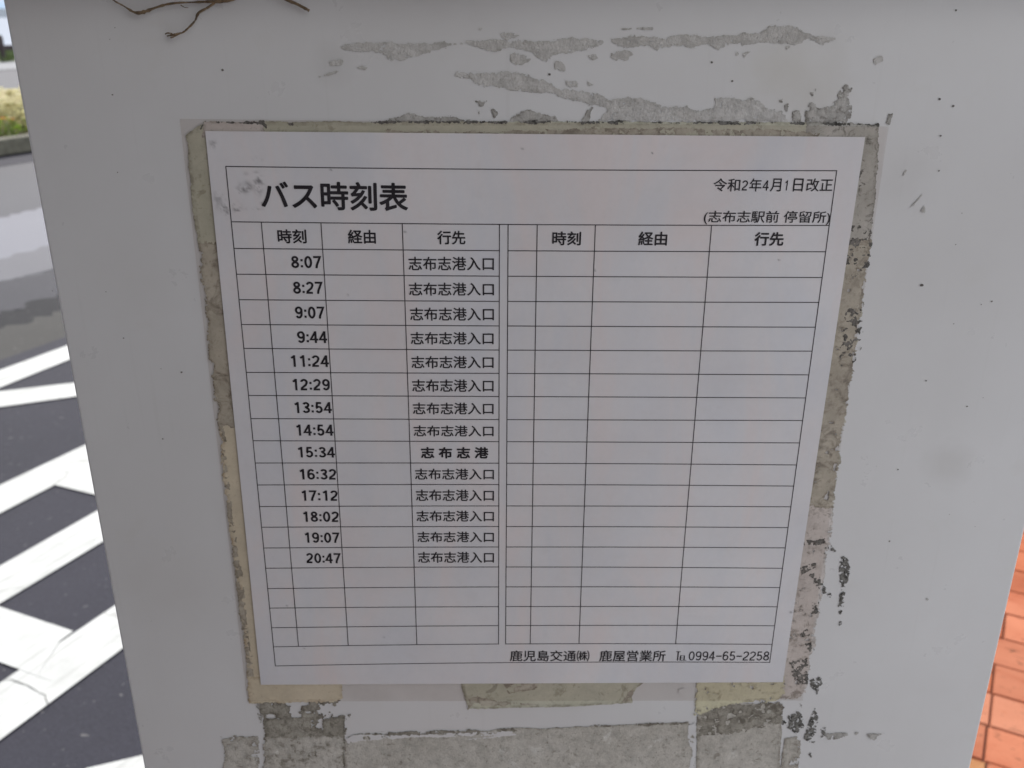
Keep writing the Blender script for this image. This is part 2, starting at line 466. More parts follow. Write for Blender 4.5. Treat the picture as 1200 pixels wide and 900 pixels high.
# a crack running across the paint
cq = [on_ground(*p) for p in [(4, 797), (14, 797), (24, 801), (31, 803), (36, 806), (46, 812), (53, 815), (54, 821), (57, 827)]]
cv, cf = [], []
for k, (x, y) in enumerate(cq):
    w_ = 0.0011 * (0.5 + 0.8 * ((k * 7) % 5) / 5)
    cv += [(x - w_ * .4, y - w_, 0.0022), (x + w_ * .4, y + w_, 0.0022)]
    if k: cf.append((2 * k - 2, 2 * k - 1, 2 * k + 1, 2 * k))
tag(from_data('road_crack', cv, cf, M['gravel']), kind='structure')

# kerb
bm = bmesh.new()
for k in range(-8, 12):
    t0 = k * 0.6
    lo, hi = (KERB_S - 0.15, t0 + 0.004, -0.1), (KERB_S, t0 + 0.596, 0.13)
    bm_box(bm, lo, hi, 0.012)
for v in bm.verts:
    p = st(v.co.x, v.co.y); v.co = Vector((p[0], p[1], v.co.z))
tag(from_bm('kerb', bm, M['concrete']), kind='structure')

# brick pavement: mesh bricks near the stop, each with its own colour, courses across the pavement
PAVE_Z = 0.125
quad_sheet('pavement_bed', [st(KERB_S - 0.15, -60), st(-9, -60), st(-9, 120), st(KERB_S - 0.15, 120)], PAVE_Z - 0.006, M['mortar'])
tones = [((0.45, 0.155, 0.080), 6), ((0.42, 0.125, 0.055), 4), ((0.40, 0.195, 0.082), 3), ((0.29, 0.055, 0.014), 3), ((0.45, 0.172, 0.095), 4)]
pool = [c for c, w in tones for _ in range(w)]
bverts, bfaces, bcols = [], [], []
BW, BL, GAP = 0.108, 0.30, 0.0025
ang = R(-29.5)
du, dv = Vector((math.cos(ang), math.sin(ang))), Vector((-math.sin(ang), math.cos(ang)))
o_ = Vector(on_ground(1172, 747, PAVE_Z))
rnd = random.Random(11)
rk = -1
for j in range(-36, 66):
    off = rnd.choice((0.0, 0.5)) * BL + rnd.uniform(-.01, .01)
    for i in range(-16, 24):
        c0 = o_ + du * (i * BL + off) + dv * (j * BW)
        mid = c0 + du * BL / 2 + dv * BW / 2
        if mid.dot(N_DIR) > KERB_S - 0.03 or mid.dot(N_DIR) < -3.6 or (mid.y < 0.2 and mid.x > 0.1): continue
        h = PAVE_Z + rnd.uniform(-0.0012, 0.0012)
        cc = rnd.choice(pool)
        k = rnd.uniform(0.88, 1.1) * (0.5 if mid.y < 0.1 else 1.0)     # bricks in front darkened to cut light bounced onto the board
        cc = tuple(min(1, v * k) for v in cc)
        b0 = len(bverts)
        e = 0.0025
        for (dx, zz) in ((GAP / 2, h - 0.006), (GAP / 2 + e, h)):
            for (u, v) in ((dx, dx), (BL - dx, dx), (BL - dx, BW - dx), (dx, BW - dx)):
                p = c0 + du * u + dv * v
                over = p.dot(N_DIR) - (KERB_S - 0.155)
                if over > 0: p = p - N_DIR * over               # cut to the kerb
                bverts.append((p.x, p.y, zz))
        bfaces.append((b0 + 4, b0 + 5, b0 + 6, b0 + 7)); bcols += [cc] * 4
        for q in range(4):
            bfaces.append((b0 + q, b0 + (q + 1) % 4, b0 + 4 + (q + 1) % 4, b0 + 4 + q)); bcols += [cc] * 4
o = from_data('pavement', bverts, bfaces, M['brick'])
at = o.data.color_attributes.new('brick', 'FLOAT_COLOR', 'CORNER')
at.data.foreach_set('color', np.array([(*c, 1) for c in bcols], dtype=np.float32).ravel())
tag(o, kind='structure')

# grey paving flags added out of view, for neutral light bounced onto the board
bm = bmesh.new()
rnd = random.Random(4)
for j in range(-16, 2):
    for i in range(-14, 14):
        c0 = Vector((i * 0.3 + 0.1, j * 0.3 - 0.40))
        if c0.x < 0.1 - 0.06: continue
        h = PAVE_Z + rnd.uniform(-.001, .001)
        bm_box(bm, (c0.x + .002, c0.y + .002, PAVE_Z - .04), (c0.x + .298, c0.y + .298, h + 0.001), 0.004)
tag(from_bm('bounce_flags', bm, M['flag']), kind='structure')

# ------------------------------------------------------------------ far side of the road
strip('traffic_island', PL_S + 0.3, 15.0, 0.10, M['brick_far'], -6, 30)
# planter kerb with bedding plants
pl = empty('planter', st(PL_S, 5, 0), 'low dark olive concrete flower bed edging across the road', 'planter')
bm = bmesh.new()
bm_box(bm, (PL_S, -1.0, 0.0), (PL_S + .18, 15.0, 0.165), 0.015)
bm_box(bm, (PL_S + 2.6, -1.0, 0.0), (PL_S + 2.8, 15.0, 0.165), 0.015)
for v in bm.verts:
    p = st(v.co.x, v.co.y); v.co = Vector((p[0], p[1], v.co.z))
from_bm('edging', bm, M['planter_concrete'], pl)
from_data('soil_bed', [st(PL_S + .18, -0.95, 0.12), st(PL_S + 2.6, -0.95, 0.12), st(PL_S + 2.6, 14.95, 0.12), st(PL_S + .18, 14.95, 0.12)], [(0, 1, 2, 3)], M['soil'], pl)

def plant_meshes(seed, flower_mat, nf, leaf_mat):
    rnd = random.Random(seed)
    lv, lf = [], []
    for k in range(260):
        a = rnd.uniform(0, 2 * math.pi); r = 0.22 * math.sqrt(rnd.random()); z = rnd.uniform(0.02, 0.30) * (1 - 0.5 * (r / .22) ** 2)
        c = Vector((r * math.cos(a), r * math.sin(a), z))
        d = Vector((math.cos(a) + rnd.uniform(-.8, .8), math.sin(a) + rnd.uniform(-.8, .8), rnd.uniform(.1, 1.2))).normalized()
        s = d.cross(Vector((rnd.uniform(-1, 1), rnd.uniform(-1, 1), 1))).normalized()
        L = rnd.uniform(.04, .08); w = L * .28
        b = len(lv)
        lv += [c, c + d * L * .5 + s * w, c + d * L, c + d * L * .5 - s * w]
        lf.append((b, b + 1, b + 2, b + 3))
    fl_ = []
    for k in range(nf):
        bm = bmesh.new()
        a = rnd.uniform(0, 2 * math.pi); r = rnd.uniform(0.04, 0.2)
        c = Vector((r * math.cos(a), r * math.sin(a), rnd.uniform(.22, .3)))
        for q in range(12):
            b = q * 2 * math.pi / 12
            L = 0.048
            p0 = bm.verts.new(c)
            p1 = bm.verts.new(c + Vector((math.cos(b - .28), math.sin(b - .28), .35)) * L)
            p2 = bm.verts.new(c + Vector((math.cos(b), math.sin(b), .2)) * L * 1.25)
            p3 = bm.verts.new(c + Vector((math.cos(b + .28), math.sin(b + .28), .35)) * L)
            bm.faces.new((p0, p1, p2, p3))
        bmesh.ops.remove_doubles(bm, verts=bm.verts, dist=0.0002)
        me = bpy.data.meshes.new('flower'); bm.to_mesh(me); bm.free(); me.materials.append(flower_mat)
        fl_.append(me)
    me1 = bpy.data.meshes.new('foliage'); me1.from_pydata([tuple(v) for v in lv], [], lf); me1.materials.append(leaf_mat)
    return me1, fl_
protos = [plant_meshes(20, M['orange'], 3, M['leaf']), plant_meshes(21, M['leaf_pale'], 12, M['leaf_lime'])]
rnd = random.Random(5)
def plant(kind, s, t, label, group, sc=1.0):
    r = empty('bedding_plant', st(s, t, 0.12), label, 'plant', group)
    r.rotation_euler.z = rnd.uniform(0, 6.28); r.scale = (sc, sc, sc)
    me1, fl_ = protos[kind]
    o = bpy.data.objects.new('foliage', me1); col.objects.link(o); o.parent = r
    for me in fl_:
        o = bpy.data.objects.new('flower', me); col.objects.link(o); o.parent = r
fx = Vector(on_ground(26, 152, 0.33))
f_t = fx.dot(A_DIR)
for i in range(12):
    plant(0, PL_S + 0.42 + rnd.uniform(-.04, .04), f_t + 0.36 * (i - 3) + rnd.uniform(-.05, .05),
          'low green plant with orange flowers along the front of the flower bed', 'orange bedding plants', rnd.uniform(.6, .72))
for row in range(4):
    for i in range(10):
        plant(1, PL_S + 0.85 + 0.45 * row + rnd.uniform(-.08, .08), f_t - 1.5 + 0.45 * i + rnd.uniform(-.1, .1),
              'pale cream flowering plant further back in the flower bed', 'pale plants at the back of the bed', 1.2)

# railing at the far verge
RS = 24.9
q_ = Vector(on_ground(2.2, 60)); q_ = q_ * 1.0
cp = Vector((0, -DIST)); dr = (q_ - cp).normalized()
r_t = (cp + dr * ((RS - cp.dot(N_DIR)) / dr.dot(N_DIR))).dot(A_DIR)
rl = empty('railing', st(RS, r_t, 0), 'low dark brown railing on the far grass verge', 'railing')
bm = bmesh.new()
bm_box(bm, (RS - .04, r_t - 20, 0.30), (RS + .04, r_t + 40, 0.44), 0.01)
for v in bm.verts:
    p = st(v.co.x, v.co.y); v.co = Vector((p[0], p[1], v.co.z))
from_bm('rail', bm, M['rail'], rl)
for k in range(-5, 10):
    bm = bmesh.new()
    p = st(RS - .02, r_t + 4.0 * k)
    bm_tube(bm, [(p[0], p[1], 0), (p[0], p[1], 0.66), (p[0], p[1], 0.72)], [0.075, 0.075, 0.04], 12)
    from_bm('post', bm, M['rail'], rl)
# grass
gv, gf = [], []
rnd = random.Random(9)
for k in range(9000):
    s = rnd.uniform(24.7, 31); t = rnd.uniform(12, 36)
    p = Vector(st(s, t, 0.02)); a = rnd.uniform(0, 6.28); h = rnd.uniform(.06, .2); w = .03
    d = Vector((math.cos(a), math.sin(a), 0))
    b = len(gv)
    gv += [p - d * w, p + d * w, p + Vector((rnd.uniform(-.06, .06), rnd.uniform(-.06, .06), h))]
    gf.append((b, b + 1, b + 2))
tag(from_data('grass', gv, gf, M['grass']), 'rough grass on the far verge', 'grass', kind='stuff')
# side wall of an added shelter, left of the board and outside the picture: it shades the board's left side
sw = empty('shade_screen', (-0.62, -0.9, PAVE_Z), 'dark brown boarded corner of an added, unseen shelter, in front of the board on the left', 'screen')
for k in range(6):
    bm = bmesh.new()
    y0 = -0.06 - 0.2 * (k + 1)
    bm_box(bm, (-0.63, y0 + .003, PAVE_Z + .02), (-0.60, y0 + .197, 2.7), 0.004)
    from_bm('board', bm, M['timber'], sw)
for k in range(4):
    bm = bmesh.new()
    x0 = -0.60 + 0.2 * k
    bm_box(bm, (x0 + .003, -1.29, PAVE_Z + .02), (x0 + .197, -1.262, 2.7), 0.004)
    from_bm('board', bm, M['timber'], sw)
for x, y in ((-0.66, -0.10), (-0.66, -1.33), (0.2, -1.33)):
    bm = bmesh.new()
    bm_box(bm, (x - .03, y - .04, PAVE_Z), (x + .027, y + .036, 2.74), 0.004)
    from_bm('post', bm, M['timber'], sw)
bm = bmesh.new()
bm_box(bm, (-0.75, -1.42, 2.745), (0.12, -0.35, 2.79), 0.006)
from_bm('screen_top', bm, M['timber'], sw)

# ------------------------------------------------------------------ numpy noise + residue shapes
def vnoise(x, y, scale, seed):
    rs = np.random.RandomState(seed)
    N = 256
    L = rs.rand(N, N)
    u, v = x * scale, y * scale
    iu, iv = np.floor(u).astype(int), np.floor(v).astype(int)
    fu, fv = u - iu, v - iv
    fu = fu * fu * (3 - 2 * fu); fv = fv * fv * (3 - 2 * fv)
    a, b = L[iu % N, iv % N], L[(iu + 1) % N, iv % N]
    c, d = L[iu % N, (iv + 1) % N], L[(iu + 1) % N, (iv + 1) % N]
    return (a * (1 - fu) + b * fu) * (1 - fv) + (c * (1 - fu) + d * fu) * fv
def fbm(x, y, scale, seed, oct=4, gain=0.55):
    s, a, t = 0, 1.0, 0
    for k in range(oct):
        s = s + a * vnoise(x, y, scale * 2 ** k, seed + k); t += a; a *= gain
    return s / t - 0.5

def poly_sdf(X, Z, P):
    d = np.full(X.shape, 1e9); inside = np.zeros(X.shape, bool)
    n = len(P)
    for i in range(n):
        (ax, az), (bx, bz) = P[i], P[(i + 1) % n]
        ex, ez = bx - ax, bz - az
        wx, wz = X - ax, Z - az
        t = np.clip((wx * ex + wz * ez) / (ex * ex + ez * ez + 1e-18), 0, 1)
        d = np.minimum(d, np.hypot(wx - t * ex, wz - t * ez))
        if abs(ez) > 1e-12:
            cond = ((az > Z) != (bz > Z)) & (X < ex * (Z - az) / ez + ax)
            inside ^= cond
    return np.where(inside, -d, d)

def contour_mesh(field, x0, z0, cell, y):
    """marching squares: the region where field < 0, as a flat sheet at depth y"""
    nz, nx = field.shape
    verts, faces, idx = [], [], {}
    def vid(key, x, z):
        if key not in idx:
            idx[key] = len(verts); verts.append((x, y, z))
        return idx[key]
    neg = field < 0
    cnt = neg[:-1, :-1].astype(int) + neg[:-1, 1:] + neg[1:, 1:] + neg[1:, :-1]
    for j, i in zip(*np.nonzero(cnt)):
        cs = ((j, i), (j, i + 1), (j + 1, i + 1), (j + 1, i))
        poly = []
        for k in range(4):
            a, b = cs[k], cs[(k + 1) % 4]
            fa, fb = field[a], field[b]
            if fa < 0:
                poly.append(vid(('v',) + a, x0 + a[1] * cell, z0 + a[0] * cell))
            if (fa < 0) != (fb < 0):
                t = fa / (fa - fb)
                key = ('e',) + (a + b if a < b else b + a)
                poly.append(vid(key, x0 + (a[1] + t * (b[1] - a[1])) * cell, z0 + (a[0] + t * (b[0] - a[0])) * cell))
        if len(poly) >= 3: faces.append(poly)
    return verts, faces

def patch(name, polys, mat, parent, y, jag=1.2, jscale=500, holes=0.0, hscale=260, seed=1, label=None):
    for k, q in enumerate(polys):
        o = torn(name, [q], mat, parent, y, jag, jscale, holes, hscale, seed + 100 * k)
        if o and label: o['label'] = label

DEPTH = [0]
def torn(name, polys, mat, parent, y, jag, jscale, holes, hscale, seed, cell=0.00045):
    """torn residue traced on the board: jag in mm, holes = share of flaked-off spots"""
    P = [[on_board(*p) for p in q] for q in polys]
    xs = [p[0] for q in P for p in q]; zs = [p[1] for q in P for p in q]
    mg = 0.004
    x0, z0 = min(xs) - mg, min(zs) - mg
    nx, nz = int((max(xs) + mg - x0) / cell) + 2, int((max(zs) + mg - z0) / cell) + 2
    X, Z = np.meshgrid(x0 + np.arange(nx) * cell, z0 + np.arange(nz) * cell)
    f = np.full(X.shape, 1e9)
    for q in P: f = np.minimum(f, poly_sdf(X, Z, q))
    f = f + fbm(X + 5, Z + 5, jscale * 1.5, seed, 4, 0.85) * jag * 0.0023 + fbm(X + 9, Z + 9, jscale * .25, seed + 20, 3) * jag * 0.002
    if holes > 0:
        h = fbm(X + 3, Z + 3, hscale, seed + 40, 4, 0.65)
        thr = np.quantile(h, holes)
        f = np.maximum(f, (thr - h) * 0.01)
    DEPTH[0] += 1
    v, fc = contour_mesh(f, x0, z0, cell, y - DEPTH[0] * 0.0000012)
    if not fc: return None
    o = from_data(name, v, fc, mat, parent)
    va = np.array(v)
    fi = np.clip(((va[:, 0] - x0) / cell).astype(int), 0, nx - 1); fj = np.clip(((va[:, 2] - z0) / cell).astype(int), 0, nz - 1)
    e = np.clip(-f[fj, fi] / 0.004, 0, 1)
    o.data.attributes.new('edge', 'FLOAT', 'POINT').data.foreach_set('value', e.astype(np.float32))
    return o

# ------------------------------------------------------------------ the bus stop board
XL, XR = -0.2088, 0.2826
Z_TOP = on_board(600, -26)[1]
bs = empty('bus_stop_board', (0.037, 0.02, PAVE_Z), 'white enamelled bus stop board with torn tape residue, filling the view', 'bus stop')
bm = bmesh.new()
bm_box(bm, (XL, 0.0, 0.62), (XR, 0.034, Z_TOP + 0.05), 0.0012)
from_bm('panel', bm, M['board'], bs)
bm = bmesh.new()
bm_box(bm, (XL - 0.012, -0.022, Z_TOP), (XR + 0.012, 0.062, Z_TOP + 0.045), 0.006)
from_bm('cap', bm, M['board'], bs)
for x in (XL + 0.09, XR - 0.09):
    bm = bmesh.new()
    bm_tube(bm, [(x, 0.055, PAVE_Z), (x, 0.055, Z_TOP + 0.3)], 0.021, 20)
    from_bm('pole', bm, M['steel'], bs, True)
bm = bmesh.new()
bm_box(bm, (XL + 0.0, -0.12, PAVE_Z), (XR, 0.22, PAVE_Z + 0.09), 0.012)
from_bm('base', bm, M['concrete'], bs)

RY = -0.00025
AR = 'adhesive_residue'
patch(AR, [[(401,55),(420,51),(450,49),(480,51),(505,51),(520,49),(544,51),(530,54),(510,58),(500,62),(485,68),(472,71),(460,70),(448,62),(430,60),(405,58)]], M['res_top'], bs, RY, 1.1, 700, 0.05, 800, seed=1)
patch(AR, [[(547,49),(575,46),(600,47),(640,50),(668,45),(690,46),(709,49),(700,54),(675,60),(655,63),(646,68),(640,73),(632,71),(625,61),(600,58),(580,60),(560,55)], [(584,40),(600,38),(606,42),(595,46)], [(594,66),(605,62),(622,70),(610,76),(598,74)]], M['res_top'], bs, RY, 1.1, 700, 0.05, 800, seed=2)
patch(AR, [[(715,46),(740,43),(780,43),(800,41),(830,43),(860,40),(890,38),(902,31),(925,31),(940,37),(950,41),(975,42),(980,46),(965,51),(945,45),(935,51),(915,53),(895,50),(875,54),(855,52),(843,57),(830,53),(810,54),(790,52),(770,59),(755,52),(735,55),(720,53)], [(715,62),(730,60),(742,62),(735,68),(718,69)], [(686,64),(697,64),(701,69),(691,70)], [(652,73),(660,76),(662,82),(653,80)], [(664,96),(675,96),(677,100),(667,101)], [(688,95),(698,98),(703,93),(701,98),(690,101)]], M['res_top'], bs, RY, 1.1, 700, 0.05, 800, seed=3)
patch(AR, [[(533,87),(545,84),(570,86),(595,85),(620,89),(638,96),(655,105),(680,108),(695,110),(715,115),(740,116),(755,116),(780,125),(806,126),(820,130),(836,128),(840,116),(855,114),(870,120),(880,114),(892,118),(900,128),(915,130),(922,142.5),(700,142),(708,132),(712,128),(690,120),(672,117),(650,110),(630,107),(600,106),(575,101),(560,98),(548,92)]], M['res_top'], bs, RY, 1.3, 700, 0.05, 800, seed=4)
patch(AR, [[(455,138),(470,136),(480,133),(500,137),(530,137),(553,140),(553,143),(455,143)], [(597,143),(607,133),(617,126),(628,133),(650,137),(656,143)], [(556,118),(571,118),(566,125),(563,134),(558,133),(562,126)], [(577,129),(583,133),(580,138)], [(688,131),(694,126),(690,142),(682,142)]], M['res_top_dark'], bs, RY, 1.0, 600, seed=5)
patch(AR, [[(942,124),(950,120),(960,127),(972,125),(980,118),(985,103),(992,99),(997,105),(992,113),(997,130),(992,144),(944,143)], [(929,142),(931,132),(937,130),(938,142)], [(947,108),(955,106),(952,113)], [(1038,145),(1042,135),(1046,134),(1042,147)], [(913,117),(917,116),(916,121)], [(918,125),(922,122),(922,131)]], M['res_top_dark'], bs, RY, 1.1, 700, 0.08, seed=6)
patch(AR, [[(1023,69),(1033,66),(1035,71),(1026,75)], [(858,64),(866,60),(864,66)], [(870,62),(880,60),(872,67)], [(920,54),(927,54),(922,58)], [(386,72),(402,70),(402,77),(388,77)], [(416,79),(424,77),(433,79),(428,83)]], M['res_top'], bs, RY, 0.7, seed=7)

# old grimy tape round the sheet (the sheet and its film lie on it)
GY = -0.0004
OT = 'old_tape'
patch(OT, [[(219,158),(227,250),(234,292),(262,300),(262,150),(240,144),(232,148)]], M['tape_green'], bs, GY, 0.6, seed=11)
patch(OT, [[(234,286),(246,400),(257,500),(280,500),(290,290)]], M['tape_brown'], bs, GY - 0.00004, 2.2, 420, seed=12)
patch(OT, [[(257,492),(267,600),(279,690),(289,770),(293,822),(330,819),(320,600),(310,500)]], M['tape_yellow'], bs, GY, 1.6, 420, seed=13)
patch('grime_line', [[(256,494),(266,596),(278,690),(285,745),(290,790),(298,822),(301,822),(297,780),(287,700),(273,598),(262,494)]], M['tape_brown'], bs, GY - 0.00006, 1.0, 500, 0.42, 300, seed=14)
patch(OT, [[(240,142.6),(310,142.2),(310,160),(238,160)]], M['tape_pale'], bs, GY - 0.00004, 0.6, seed=15)
patch(OT, [[(304,142.4),(430,142.4),(600,142.6),(800,143),(960,143.6),(960,170),(304,170)]], M['tape_green'], bs, GY, 0.5, seed=16)
patch('grime_line', [[(240,142.3),(308,142),(312,149),(308,145),(242,144.5),(236,150)], [(420,141.6),(700,142),(900,143),(1030,145.5),(1030,147),(900,145),(700,144.4),(420,143.6)], [(335,144),(348,143.5),(352,147),(340,148)]], M['res_black'], bs, GY - 0.00007, 0.9, 700, 0.25, seed=17)
patch('grime_line', [[(640,151),(800,151.5),(940,152.5),(960,156),(955,162),(800,161),(640,160)], [(455,153.5),(640,154),(640,160),(455,158)]], M['tape_brown'], bs, GY - 0.00007, 1.2, 500, 0.12, 300, seed=27)
patch(OT, [[(945,143.6),(1031,145.5),(1029,175),(1026,220),(1020,290),(985,300),(985,170),(945,170)]], M['tape_spot'], bs, GY, 0.9, 600, seed=18)
patch(OT, [[(1020,282),(1018,300),(1002,400),(990,490),(976,594),(930,594),(960,282)]], M['tape_brown'], bs, GY - 0.00004, 2.0, 500, 0.05, 300, seed=19)
patch(OT, [[(977,588),(963,690),(955,740),(944,806),(938,818),(915,818),(905,588)]], M['tape_pale'], bs, GY, 2.0, 600, 0.04, 300, seed=20)
patch('mould_patch', [[(992,262),(1010,256),(1024,262),(1018,310),(1004,330),(990,318),(985,285)], [(998,205),(1012,198),(1014,215),(1004,225)], [(990,365),(1012,350),(1008,420),(985,430)]], M['res_black'], bs, GY - 0.00009, 1.6, 900, 0.74, 520, seed=21)
patch('mould_patch', [[(960,640),(975,638),(978,645),(966,643)], [(940,634),(966,631),(966,636),(945,640)], [(938,664),(956,658),(954,664),(940,672)], [(946,672),(960,672),(968,690),(975,696),(970,700),(958,690)], [(953,704),(960,704),(957,720),(950,720)], [(938,742),(946,736),(948,744),(940,746)], [(942,754),(950,752),(956,762),(950,766),(944,760)], [(926,775),(946,770),(946,800),(935,802),(928,790)]], M['res_black'], bs, GY - 0.00009, 1.2, 700, 0.42, 700, seed=22)
patch(OT, [[(290,792),(403,792),(402,818),(396,822),(294,823)]], M['tape_yellow'], bs, GY - 0.00008, 1.3, seed=23)
patch(OT, [[(538,792),(546,822),(549,830),(600,829),(680,827),(742,823),(741,815),(746,806),(764,792)]], M['tape_green'], bs, GY, 0.5, seed=24)
patch('grime_line', [[(545,818),(560,816),(580,820),(570,822),(556,824),(549,830)], [(560,817),(590,822),(640,825),(600,827),(562,826)], [(735,812),(741,808),(742,818),(738,823),(728,822)], [(590,798),(640,799),(625,808),(596,812)]], M['tape_brown'], bs, GY - 0.00008, 0.9, 600, 0.2, seed=25)
patch(OT, [[(815,792),(918,792),(919,812),(905,820),(870,822),(850,826),(816,836)]], M['tape_lemon'], bs, GY, 2.6, 400, 0.06, 300, seed=26)

# residue below the sheet
patch(AR, [[(297,822),(413,819),(412,834),(408,845),(404,864),(310,866),(309,840),(301,828)]], M['res_low_dark'], bs, RY, 1.4, 600, 0.46, 170, seed=31, label='flaking dark residue under the lower left corner of the sheet')
patch(AR, [[(311,842),(365,840),(365,864),(404,862),(404,910),(310,910)], [(378,842),(404,838),(404,866),(378,864)]], M['res_low_dark'], bs, RY - 0.00005, 0.9, 600, seed=32)
patch(AR, [[(310,862),(404,862),(404,910),(310,910)]], M['res_low'], bs, RY - 0.00008, 2.4, 420, 0.06, seed=33)
patch(AR, [[(262,867),(275,863),(303,862),(304,910),(258,910),(264,885)]], M['res_low'], bs, RY, 1.3, 600, 0.04, seed=34)
patch(AR, [[(404,866),(430,859),(470,861),(520,857),(570,856),(600,852),(640,853),(700,850),(760,848),(806,846),(810,852),(815,872),(812,910),(404,910)]], M['res_low'], bs, RY, 0.7, 600, seed=35, label='wide sandy band of residue along the bottom')
patch('grime_line', [[(406,862),(440,858),(600,853),(610,856),(590,860),(500,862),(450,862),(430,866),(408,868)], [(690,850),(806,846),(806,848),(690,852)], [(404,840),(413,832),(408,850),(404,866),(402,850)]], M['res_low_dark'], bs, RY - 0.00009, 1.2, 600, 0.35, 300, seed=36)
patch(AR, [[(818,824),(830,828),(845,822),(870,823),(915,827),(916,850),(914,910),(816,910),(816,860)]], M['res_low'], bs, RY, 0.7, 500, seed=37)
patch(AR, [[(818,822),(845,822),(870,822),(915,825),(916,850),(880,852),(850,858),(817,864)]], M['res_low_dark'], bs, RY - 0.00007, 3.6, 420, 0.10, 300, seed=38)
patch(AR, [[(920,866),(937,862),(939,880),(934,910),(913,910)]], M['res_low'], bs, RY, 1.2, 600, 0.1, seed=39)
patch('paint_flake', [[(548,829),(556,822),(572,817.5),(588,820),(576,824),(562,828)], [(795,808),(803,806),(804,811),(797,813)], [(807,850),(815,846),(816,880),(812,905),(806,905),(812,880),(806,868)], [(404,866),(415,860),(470,861),(540,858),(600,856),(605,861),(560,866),(540,866),(580,862),(480,864),(420,868),(408,874)]], M['board'], bs, RY - 0.00012, 1.0, 500, 0.2, 220, seed=40)
patch('mould_patch', [[(924,838),(935,832),(942,838),(941,852),(932,860),(922,852)], [(947,847),(955,830),(959,838),(956,858),(948,870),(942,864)], [(948,796),(960,793),(964,800),(957,812),(950,805)], [(937,824),(943,828),(939,830)], [(916,842),(921,846),(917,850)], [(961,854),(968,852),(968,862),(962,864)], [(948,883),(951,881),(951,887)], [(951,869),(956,868),(953,874)]], M['res_black'], bs, RY, 1.0, 800, 0.34, 900, seed=41)
patch('mould_patch', [[(985,649),(993,653),(996,668),(992,685),(985,693),(983,672)], [(985,695),(990,690),(989,709),(980,713)], [(982,716),(987,715),(985,719)], [(983,729),(986,727),(985,733)], [(963,661),(966,646),(968,648),(966,662),(963,668)]], M['res_black'], bs, RY, 1.0, 800, 0.36, 900, seed=42)
patch('mould_patch', [[(966,859),(996,858),(994,862),(970,867)], [(1000,858),(1006,858),(1003,861)], [(1015,860),(1036,859),(1027,863),(1025,867),(1018,864)], [(258,862),(262,863),(260,866)], [(299,821),(306,823),(303,830)], [(302,836),(308,838),(306,848)]], M['res_top_dark'], bs, RY, 0.9, 800, 0.08, seed=43)

# scratches and specks
patch('scratch', [[(1066,243),(1080,227),(1082,228),(1070,241)], [(1079,247),(1083,240),(1084,249)], [(372,90),(396,83),(396,84.5),(374,91)], [(387,71),(400,70),(399,76),(389,77)], [(1058,206),(1061,199),(1063,200)], [(1085,700),(1088,702),(1086,704)], [(560,33.5),(566,33),(562,36)], [(725,33),(765,32.5),(765,34),(726,34.5)]], M['res_top'], bs, RY, 0.5, 900, seed=44)
sp = [(261, 82, 1.6), (1080, 334, 2.4), (1014, 502, 1.8), (1085, 446, 1.2), (1101, 116, 1.5), (1117, 124, 1.6), (1102, 159, 1.2), (132, 111, 1.0), (138, 202, .9), (145, 396, 1.0), (213, 436, 1.3), (241, 450, 1.0), (191, 514, 1.2), (1011, 567, 1.6), (1052, 550, 1.2), (997, 472, 1.3), (987, 546, 1.2), (644, 87, 1.6), (858, 95, 1.5), (834, 73, 1.4), (1120, 12, 1.2), (235, 667, 1.2), (1042, 634, 1.4), (976, 778, 1.2), (1162, 353, 1.2), (1133, 476, 1.2), (1100, 200, 1.2)]
rnd = random.Random(3)
for k in range(22):
    sp.append((rnd.choice((rnd.uniform(60, 215), rnd.uniform(1030, 1160), rnd.uniform(300, 1150))), rnd.uniform(15, 880), rnd.uniform(.35, .8)))
sp = [q for q in sp if not (215 < q[0] < 1030 and q[1] > 140)]
bm = bmesh.new()
for x, y, r in sp:
    px, pz = on_board(x, y)
    rr = r * 0.00031
    n = 9
    vs = [bm.verts.new((px + rr * (0.7 + .6 * rnd.random()) * math.cos(2 * math.pi * k / n) * 1.2, -0.0003, pz + rr * (0.7 + .6 * rnd.random()) * math.sin(2 * math.pi * k / n))) for k in range(n)]
    bm.faces.new(vs)
from_bm('dirt_speck', bm, M['speck'], bs)['kind'] = 'stuff'

# ------------------------------------------------------------------ the laminated timetable
PY, TY = -0.0012, -0.00135
pc = [(241.3, 153.2), (1012.8, 160.2), (916.7, 797.8), (306.3, 800.8)]
tt = empty('timetable', (on_board(600, 480)[0], -0.001, on_board(600, 480)[1]), 'laminated white bus timetable sheet taped to the board', 'timetable')
PB = [on_board(*p) for p in pc]
def bil(P, u, v):
    return tuple((P[0][i] * (1 - u) + P[1][i] * u) * (1 - v) + (P[3][i] * (1 - u) + P[2][i] * u) * v for i in range(2))
NU, NV = 420, 420
pv, pf = [], []
for j in range(NV + 1):
    for i in range(NU + 1):
        x, z = bil(PB, i / NU, j / NV)
        pv.append((x, PY, z))
for j in range(NV):
    for i in range(NU):
        a = j * (NU + 1) + i
        pf.append((a, a + 1, a + NU + 2, a + NU + 1))
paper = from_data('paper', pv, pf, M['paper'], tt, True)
V = np.array(pv)
sm = np.zeros(len(V))
